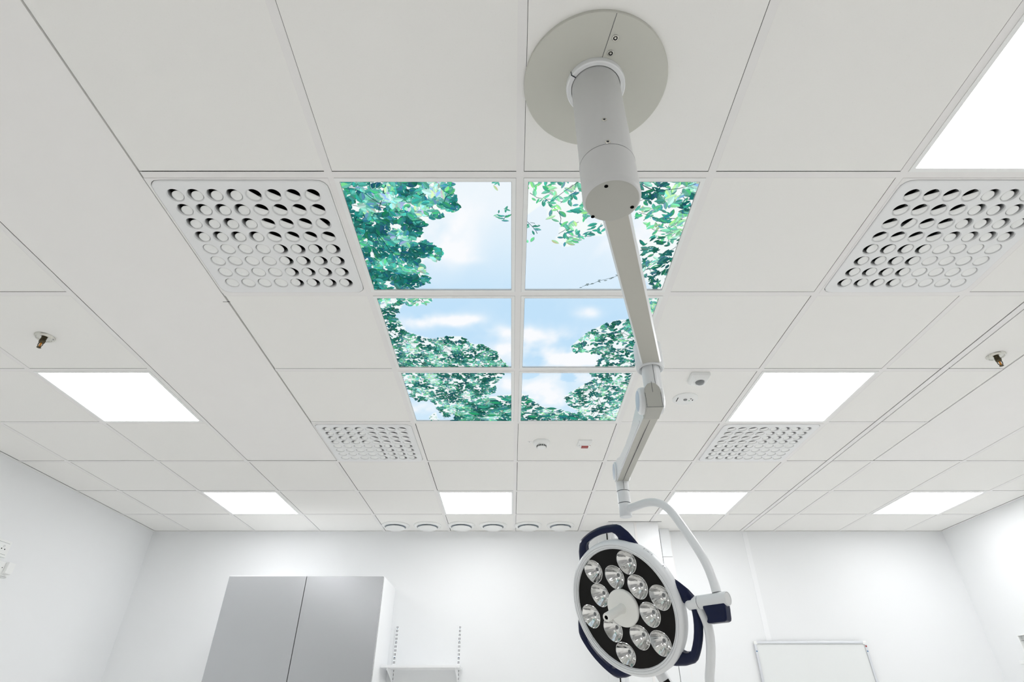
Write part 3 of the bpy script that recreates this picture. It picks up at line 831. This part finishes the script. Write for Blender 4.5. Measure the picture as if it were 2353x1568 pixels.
m.box(-.0006, .0006, -.0279, -.027, .816, .85, M['ink'], Z3)
m.build('spindle', lamp)

# lamp head frame of reference
HN = Vector((-.69322, -.61515, -.37556)).normalized()
E1 = Vector((.66373, -.74797, 0)).normalized(); E2 = HN.cross(E1).normalized()
HCn = Vector((.44152, 2.41048, CZ+.34827))
MH = frame_m(HCn, E1, E2, HN)

# upper gimbal pipe: lies in the upright plane through the spindle
nrm = Vector((E1.y, -E1.x, 0)); 
pp = [(1447,1169),(1466,1162),(1485,1156),(1505,1155),(1525,1162),(1546,1181),(1572,1216),(1600,1257),(1623,1296),(1638,1332),(1647,1362)]
PT = [on_plane(x, y, (J3.x, J3.y, 0), nrm) for x, y in pp]
PT[0] = PT[0] + (PT[0]-PT[1])*.2
m = MB(); m.tube(PT, .0165, M['armw'], N=24, sub=6); m.build('upper_gimbal_pipe', lamp)
# joint barrel lying along the head's sideways axis
PJ = PT[-1]
def px_of(p):
    h = p.z-CZ; d = p.y*c_+h*s_; return (CX+F*p.x/d, CY-F*(h*c_-p.y*s_)/d)
JA = on_plane(1672, 1376, (J3.x, J3.y, 0), nrm); JB = JA - E1*.162
jn = (JB-JA).normalized(); jy = Vector((0, 0, 1)).cross(jn).normalized(); jz = jn.cross(jy)
MJ = frame_m(JA, jy, jz, jn)          # local z runs from the outer cap towards the head
JL = (JB-JA).length
RJ = .0238
m = MB(); m.lathe([(RJ-.003, -.001), (RJ-.0012, -.0018), (RJ, .001), (RJ, .1105)], M['armw'], MJ, N=48)
m.lathe([(RJ-.0035, -.0002), (RJ-.003, -.001)], M['ink'], MJ, N=48)
m.lathe([(RJ-.0035, -.0008), (RJ-.02, -.0008)], M['column'], MJ, N=48, cap1=True)
m.lathe([(RJ-.002, .1105), (RJ-.002, .1122)], M['ink'], MJ, N=48)
m.lathe([(RJ, .1122), (RJ, .148), (RJ-.002, .156), (RJ-.007, .1615), (RJ-.014, .1635)], M['armw'], MJ, N=48, cap1=True)
m.build('joint', lamp)
# navy cover under the joint
m = MB()
dn = Vector((0, 0, -1)); ydir = jy
MC = frame_m(JA, jn, ydir, dn)        # x along the axis, y sideways, z down
cpf = [(.006, .012), (.092, .012), (.0935, .022), (.088, .036), (.083, .050), (.083, .058), (.087, .066), (.086, .070), (.080, .072), (.020, .072), (.012, .069), (.009, .062), (.006, .03)]
vs = [(x, -.018, z) for x, z in cpf]+[(x, .018, z) for x, z in cpf]; n_ = len(cpf)
m.add(vs, [tuple(range(n_)), tuple(range(n_, 2*n_))[::-1]]+[(i, (i+1) % n_, n_+(i+1) % n_, n_+i) for i in range(n_)], M['navy'], MC)
m.build('navy_cover', lamp, smooth=35, bevel=.006)
# lower gimbal pipe: from the barrel down, under the head and up to its lower pivot
lp = [(1608,1398),(1619,1418),(1628,1444),(1633,1480),(1633,1520),(1631,1566)]
offp = JA - E1*.0
LP = [on_plane(x, y, JB, HN) for x, y in lp]
e = MH.inverted() @ LP[-1]
extra = [(e.x-.008, e.y-.06, e.z), (e.x-.035, e.y-.125, e.z), (e.x-.085, e.y-.165, e.z+.0), (.165, -.50, e.z*.8-.01), (.11, -.475, -.05), (.085, -.42, -.055), (.075, -.37, -.055)]
LP += [MH @ Vector(v) for v in extra]
m = MB(); m.tube(LP, .0165, M['armw'], N=24, sub=6); m.build('lower_gimbal_pipe', lamp)
m = MB()
A = MH @ Vector((.030, -.235, -.045)); B = MH @ Vector((.078, -.40, -.055))
m.tube([A, A.lerp(B, .5), B], .0225, M['armw'], N=28, sub=2)
dd = (B-A).normalized(); cn = A.lerp(B, .27)
m.build('lower_pivot', lamp)
dv = (Vector((0, 0, CZ))-cn).normalized(); dv = (dv-dd*dv.dot(dd)).normalized()
m = MB(); MM = frame_m(cn+dv*.0215+dd*.015, dd, dd.cross(dv)*-1, dv); m.box(-.018, .018, -.010, .014, 0, .002, M['black'], MM); m.build('label_plate', lamp)

# head
m = MB()
m.lathe([(.2200, -.002), (.2215, .0), (.2225, .0045), (.2260, .0055), (.2265, .0035), (.2285, .0035), (.2290, .0068), (.2350, .0078), (.2358, .0058), (.2372, .0058), (.2380, .0075),
         (.2450, .0045), (.2505, -.003), (.2525, -.012), (.2530, -.030), (.2500, -.040), (.2380, -.050), (.2150, -.060), (.1500, -.070), (.060, -.075)], M['armw'], MH, N=120, cap1=True)
m.lathe([(.2200, -.002), (.2200, -.03)], M['black'], MH, N=90)
head = m.build('lamp_head', lamp, smooth=35)
# black face with twelve openings
RP = [(.178, a) for a in (5, 63, 122, 184.5, 249, 309)] + [(.1145, a) for a in (34.5, 89, 149, 220, 284.5, 341)]
RR = .0445
def lobe(a): return 1+.035*cos(2*(a-radians(118)))+.03*cos(3*(a-radians(20)))
def hole_pts(cx, cy, n=40, k=1.0): return [(cx+RR*k*lobe(2*pi*i/n)*cos(2*pi*i/n), cy+RR*k*lobe(2*pi*i/n)*sin(2*pi*i/n)) for i in range(n)]
bm = bmesh.new()
def loop(pts):
    vv = [bm.verts.new((x, y, -.0025)) for x, y in pts]
    for i in range(len(vv)): bm.edges.new((vv[i-1], vv[i]))
loop([(.2205*cos(2*pi*i/96), .2205*sin(2*pi*i/96)) for i in range(96)])
CT = [(r*cos(radians(a)), r*sin(radians(a))) for r, a in RP]
for q in CT: loop(hole_pts(*q))
bmesh.ops.triangle_fill(bm, use_beauty=True, use_dissolve=False, edges=bm.edges[:], normal=(0, 0, 1))
inner = [f for f in bm.faces if any(math.hypot(f.calc_center_median().x-q[0], f.calc_center_median().y-q[1]) < RR*.90 for q in CT)]
bmesh.ops.delete(bm, geom=inner, context='FACES')
me = bpy.data.meshes.new('face_panel'); 
for v in bm.verts: v.co = (MH @ v.co) - parent_base(head)
bm.to_mesh(me); bm.free(); me.materials.append(M['black'])
fp = bpy.data.objects.new('face_panel', me); COL.objects.link(fp); fp.parent = head
# reflectors
for qi, (x, y) in enumerate(CT):
    Q = MH @ TR(x, y, -.0025)
    m = MB(); N = 72
    def flute(a, qi=qi): return lobe(a)
    vs, fs = [], []
    steps = 12
    for j in range(steps+1):
        f = 1-j/steps*.84
        zz = -.040*(1-f*f)
        for i in range(N):
            a = 2*pi*i/N
            amp = .012*sin(pi*min(1, (1-f)*1.2))
            r_ = RR*f*(lobe(a)*(f)+1*(1-f))*(1+amp*sin(a*18)+amp*.7*sin(a*5+qi))
            vs.append((r_*cos(a), r_*sin(a), zz))
    for j in range(steps):
        for i in range(N): k = (i+1) % N; fs.append((j*N+i, j*N+k, (j+1)*N+k, (j+1)*N+i))
    fs.append(tuple(steps*N+i for i in range(N)))
    m.add(vs, fs, M['reflector'], Q)
    rim = [(math.cos(2*pi*i/60)*RR*lobe(2*pi*i/60), math.sin(2*pi*i/60)*RR*lobe(2*pi*i/60)) for i in range(60)]
    vs, fs = [], []
    for k_, (s1, z1) in enumerate(((1.012, .0004), (.985, .0012), (.965, -.0006))):
        for p_ in rim: vs.append((p_[0]*s1, p_[1]*s1, z1))
    for l in range(2):
        for i in range(60): k = (i+1) % 60; fs.append((l*60+i, l*60+k, (l+1)*60+k, (l+1)*60+i))
    m.add(vs, fs, M['chrome'], Q)
    m.lathe([(.0085, -.041), (.0085, -.028), (.0072, -.0265)], M['chrome'], Q, N=24)
    m.lathe([(.0072, -.0265), (.0065, -.0275)], M['lens'], Q, N=24, cap1=True)
    m.build('reflector', head, smooth=60, recalc=False)
# hub disc and grip
m = MB(); m.lathe([(.066, -.002), (.070, .000), (.071, .007), (.069, .0115), (.066, .013)], M['ivory'], MH, N=72, cap1=True); m.build('centre_disc', head)
m = MB(); m.lathe([(.0205, .0125), (.0185, .016), (.0172, .030), (.0162, .118), (.0150, .121), (.0078, .121), (.0076, .100)], M['ivory'], MH, N=44)
m.lathe([(.0077, .1195), (.0072, .105)], M['hole'], MH, N=30, cap1=True)
m.build('grip', head)
# navy handle bars
def handle(ac, rev=1):
    m = MB(); zc0, zc1 = -.047, -.019
    def P(r, a): a = radians(ac+a*rev); return (r*cos(a), r*sin(a))
    outer = [P(.247, 41), P(.262, 36), P(.285, 29), P(.304, 22.5)] + [P(.3085, a) for a in (19, 15, 10, 5, 0, -5, -10, -15, -19)] + [P(.304, -22.5), P(.285, -29), P(.262, -36), P(.247, -41)]
    inner = [P(.247, 21), P(.262, 20), P(.2720, 18)] + [P(.2790, a) for a in (15, 10, 5, 0, -5, -10, -15)] + [P(.2720, -18), P(.262, -20), P(.247, -21)]
    # band built as quads between two matched outlines, in four rings (front/back chamfered)
    def resample(pl, n):
        d = [0]
        for i in range(1, len(pl)): d.append(d[-1]+math.dist(pl[i], pl[i-1]))
        out = []
        for k in range(n):
            t = d[-1]*k/(n-1); i = max(1, next(i for i in range(1, len(d)) if d[i] >= t-1e-9))
            f = (t-d[i-1])/(d[i]-d[i-1]); out.append((pl[i-1][0]+(pl[i][0]-pl[i-1][0])*f, pl[i-1][1]+(pl[i][1]-pl[i-1][1])*f))
        return out
    n = 48; O = resample(outer, n); I = resample(inner, n)
    vs, fs = [], []
    def lerp(a, b, t): return (a[0]+(b[0]-a[0])*t, a[1]+(b[1]-a[1])*t)
    ringdef = [(0, .25, zc1-.002), (0, .10, zc1-.006)]
    sec = [(.06, zc1-.008), (.30, zc1), (.85, zc1), (1., zc1-.004), (1., zc0+.004), (.85, zc0), (.30, zc0), (.0, zc0+.010)]
    for i in range(n):
        for (t, z) in sec:
            q = lerp(O[i], I[i], t); vs.append((q[0], q[1], z))
    K = len(sec)
    for i in range(n-1):
        for k in range(K): k2 = (k+1) % K; fs.append((i*K+k, i*K+k2, (i+1)*K+k2, (i+1)*K+k))
    fs.append(tuple(range(K))); fs.append(tuple((n-1)*K+k for k in range(K))[::-1])
    m.add(vs, fs, M['navy'], MH)
    return m.build('handle_bar', head, smooth=40)
handle(96); handle(-25); handle(216)
# maker's lettering on the rim
def rim_text(txt, a0, step, size):
    m = MB()
    for i, chh in enumerate(txt):
        if chh == ' ': continue
        cu = bpy.data.curves.new('t', 'FONT'); cu.body = chh; cu.size = size; cu.align_x = 'CENTER'; cu.align_y = 'CENTER'
        ob = bpy.data.objects.new('t', cu); COL.objects.link(ob)
        dgx = bpy.context.evaluated_depsgraph_get(); dgx.update()
        tm = bpy.data.meshes.new_from_object(ob.evaluated_get(dgx))
        a = radians(a0 - step*i)
        er = Vector((cos(a), sin(a), 0)); et = Vector((sin(a), -cos(a), 0))
        pos = er*.2537 + Vector((0, 0, -.0205))
        loc = frame_m(pos, et, Vector((0, 0, -1)), er)
        m.add([tuple(v.co) for v in tm.vertices], [tuple(p_.vertices) for p_ in tm.polygons], M['ink'], MH @ loc)
        bpy.data.objects.remove(ob); bpy.data.meshes.remove(tm)
    return m.build('lettering', head, smooth=0, recalc=False)
rim_text('Sim.L', 48.5, 2.15, .0135)
rim_text('SC', 27.5, 2.3, .0135)

# ------------------------------------------------------------------ far wall things
# grey double-door cabinet
cx0, cx1, cf, ct = -2.243, -1.013, 4.753, CZ+.916
t = thing('wall_cabinet', 'tall white wall cabinet with two plain grey doors', 'cabinet', ((cx0+cx1)/2, (cf+WF)/2, CZ-.35))
m = MB(); m.box(cx0, cx1, cf+.021, WF-.001, CZ-.35, ct, M['cab']); m.build('body', t, smooth=0, bevel=.001)
m = MB(); m.box(cx0+.01, cx1-.01, cf+.019, cf+.0212, CZ-.34, ct-.01, M['void']); m.build('gap_backing', t, smooth=0)  # dark sheet filling the gaps around the doors
cm = -1.6265
for a, b in ((cx0, cm-.0028), (cm+.0028, cx1-.004)):
    m = MB(); m.box(a, b, cf, cf+.018, CZ-.345, ct-.004, M['door']); d = m.build('door', t, smooth=0)
    m = MB(); m.box(a, b, cf-.0004, cf+.018, ct-.004, ct, M['cab']); m.build('edge_strip', d, smooth=0)
# adjustable shelf
t = thing('wall_shelf', 'white wall shelf on two slotted uprights beside the cabinet', 'shelf', (-.7, WF, CZ+.3))
for rx in (-.9595, -.432):
    m = MB(); m.box(rx-.0125, rx+.0125, WF-.010, WF-.0003, CZ-.45, CZ+.618, M['cab'])
    r_ = m.build('slotted_upright', t, smooth=0)
    m = MB()
    for i in range(-1, 34):
        z = CZ+.583-.0286*i; 
        hh_ = .0085 if i > -1 else .006
        for s in (-1, 1): m.box(rx+s*.0048-.0018, rx+s*.0048+.0018, WF-.0104, WF-.0098, z-hh_, z+hh_, M['hole'])
    for z in (.601, .508, .390): m.lathe([(.0032, 0), (.0026, .001)], M['blue'], frame_m((rx, WF-.010, CZ+z), (1,0,0), (0,0,1), (0,-1,0)), N=12, cap1=True)
    m.build('slots', r_, smooth=0)
    m = MB()
    pts = [(WF-.0105, CZ+.300), (WF-.28, CZ+.300), (WF-.28, CZ+.290), (WF-.0105, CZ+.215)]
    m.add([(rx-.0035, y, z) for y, z in pts]+[(rx+.0035, y, z) for y, z in pts], [(0,1,2,3), (7,6,5,4), (0,1,5,4), (1,2,6,5), (2,3,7,6), (3,0,4,7)], M['cab'])
    m.build('bracket', t, smooth=0)
m = MB(); m.box(-1.004, -.397, WF-.312, WF-.0107, CZ+.3005, CZ+.317, M['cab']); m.build('shelf_board', t, smooth=0, bevel=.0008)
# whiteboard
bx0, bx1, bt, bb = 2.018, 2.95, CZ+.509, CZ-.5
t = thing('whiteboard', 'framed whiteboard hanging on the far wall', 'whiteboard', ((bx0+bx1)/2, WF, bb))
m = MB(); m.box(bx0+.01, bx1-.01, WF-.012, WF-.003, bb+.01, bt-.01, M['board']); m.build('panel', t, smooth=0)
m = MB()
for (a, b, c2, d2) in ((bx0+.012, bx1-.012, bt-.020, bt), (bx0+.012, bx1-.012, bb, bb+.020), (bx0, bx0+.018, bb+.012, bt-.012), (bx1-.018, bx1, bb+.012, bt-.012)):
    m.box(a, b, WF-.020, WF-.001, c2, d2, M['alu'])
m.build('frame', t, smooth=0, bevel=.003)
for (x, z) in ((bx0, bt-.026), (bx1-.026, bt-.026), (bx0, bb), (bx1-.026, bb)):
    m = MB(); m.box(x-.001, x+.027, WF-.0215, WF-.0008, z-.001, z+.027, M['plastic']); m.build('corner_cap', t, smooth=0, bevel=.006)
for x in (bx0+.009, bx1-.009):
    m = MB(); m.lathe([(.006, 0), (.005, .002)], M['blue'], frame_m((x, WF-.020, bt-.075), (1,0,0), (0,0,1), (0,-1,0)), N=14, cap1=True); m.build('screw', t)
m = MB(); m.box(bx1-.014, bx1-.004, WF-.0212, WF-.0195, bt-.045, bt-.032, M['red']); m.build('red_mark', t, smooth=0)

# left wall: socket outlet and key switch at the picture's edge
FL = frame_m((WL, 0, 0), (0, 1, 0), (0, 0, 1), (1, 0, 0))    # x along the wall, y up, z into the room
t = thing('socket_outlet', 'white double socket outlet on the left wall, upper of the two fittings', 'socket', (WL, 3.75, CZ+.845))
m = MB(); m.box(3.655, 3.826, CZ+.846, CZ+.945, 0, .011, M['plastic'], FL); pl_ = m.build('plate', t, smooth=0, bevel=.002)
m = MB(); m.box(3.672, 3.812, CZ+.9290, CZ+.9302, .0105, .0116, M['lens'], FL); m.box(3.672, 3.812, CZ+.8600, CZ+.8615, .0105, .0116, M['lens'], FL); m.build('seams', t, smooth=0)
m = MB()
for (cy_, cz_) in ((3.775, .894), (3.700, .894)):
    for s in (-1, 1):
        m.lathe([(.0055, 0), (.0052, .0006)], M['plastic'], FL @ TR(cy_+s*.0135, CZ+cz_-.002, .011), N=16, cap1=True)
        m.lathe([(.0040, 0), (.0038, .0012)], M['hole'], FL @ TR(cy_+s*.0135, CZ+cz_-.002, .011), N=16, cap1=True)
    m.lathe([(.0062, 0), (.0062, .0005), (.0052, .0005), (.0052, 0)], M['lens'], FL @ TR(cy_, CZ+cz_+.015, .011), N=18)
m.build('contacts', t, smooth=30)
t = thing('key_switch', 'white wall switch with a raised cover, lower of the two fittings on the left wall', 'switch', (WL, 3.84, CZ+.735))
m = MB(); m.box(3.745, 3.912, CZ+.738, CZ+.824, 0, .010, M['plastic'], FL); m.build('plate', t, smooth=0, bevel=.002)
m = MB(); m.box(3.852, 3.908, CZ+.757, CZ+.826, .010, .034, M['plastic'], FL); m.build('cover', t, smooth=0, bevel=.004)
m = MB(); m.lathe([(.003, 0), (.0026, .001)], M['hole'], FL @ TR(3.838, CZ+.790, .010), N=12, cap1=True); m.box(3.75, 3.905, CZ+.7415, CZ+.743, .0098, .0106, M['lens'], FL); m.build('keyhole', t, smooth=0)
# right wall fittings
FR = frame_m((WR, 0, 0), (0, -1, 0), (0, 0, 1), (-1, 0, 0))
t = thing('wall_box', 'white open-fronted dispenser box at the right edge of the view', 'wall box', (WR, 4.87, CZ+.36))
m = MB(); ring(m, .055, .075, .050, .070, 0, .035, M['plastic'], -4.868, CZ+.438)
m2 = MB()
for v in m.v: m2.v.append(tuple(FR @ Vector(v)))
m2.f, m2.m, m2.mats, m2.c = m.f, m.m, m.mats, m.c
m2.build('frame', t, smooth=0, bevel=.003)
m = MB(); m.box(-4.917, -4.819, CZ+.370, CZ+.507, 0, .006, M['plastic'], FR); m.box(-4.912, -4.83, CZ+.474, CZ+.476, .006, .030, M['lens'], FR); m.build('back_plate', t, smooth=0)
t = thing('cable_cover', 'flat white rounded wall cover below the dispenser box', 'cover plate', (WR, 5.0, CZ+.325))
m = MB(); m.prism([(-4.985+x, CZ+.338+y) for x, y in rrect(.060, .011, .005)], 0, .012, M['plastic'], FR); m.build('cover', t, smooth=30, bevel=.001)

# ------------------------------------------------------------------ camera, world, view
cam = bpy.data.cameras.new('camera'); co = bpy.data.objects.new('camera', cam); COL.objects.link(co)
cam.sensor_fit = 'HORIZONTAL'; cam.sensor_width = 36; cam.lens = F/2353*36
cam.shift_x = (1176.5-CX)/2353; cam.shift_y = (CY-784)/2353
cam.clip_start = .02
co.location = (0, 0, CZ); co.rotation_euler = (radians(90)+TH, 0, 0)
sc.camera = co
w = bpy.data.worlds.new('world'); sc.world = w; w.use_nodes = True
w.node_tree.nodes['Background'].inputs[0].default_value = (0, 0, 0, 1)
sc.view_settings.view_transform = 'Standard'; sc.view_settings.look = 'None'
sc.view_settings.exposure = 0; sc.view_settings.gamma = 1; sc.view_settings.use_curve_mapping = False
cy_ = sc.cycles
cy_.max_bounces = 11; cy_.diffuse_bounces = 9; cy_.glossy_bounces = 5; cy_.transmission_bounces = 2
cy_.use_denoising = True; cy_.sample_clamp_indirect = 6; cy_.caustics_reflective = False; cy_.caustics_refractive = False
cy_.use_adaptive_sampling = False
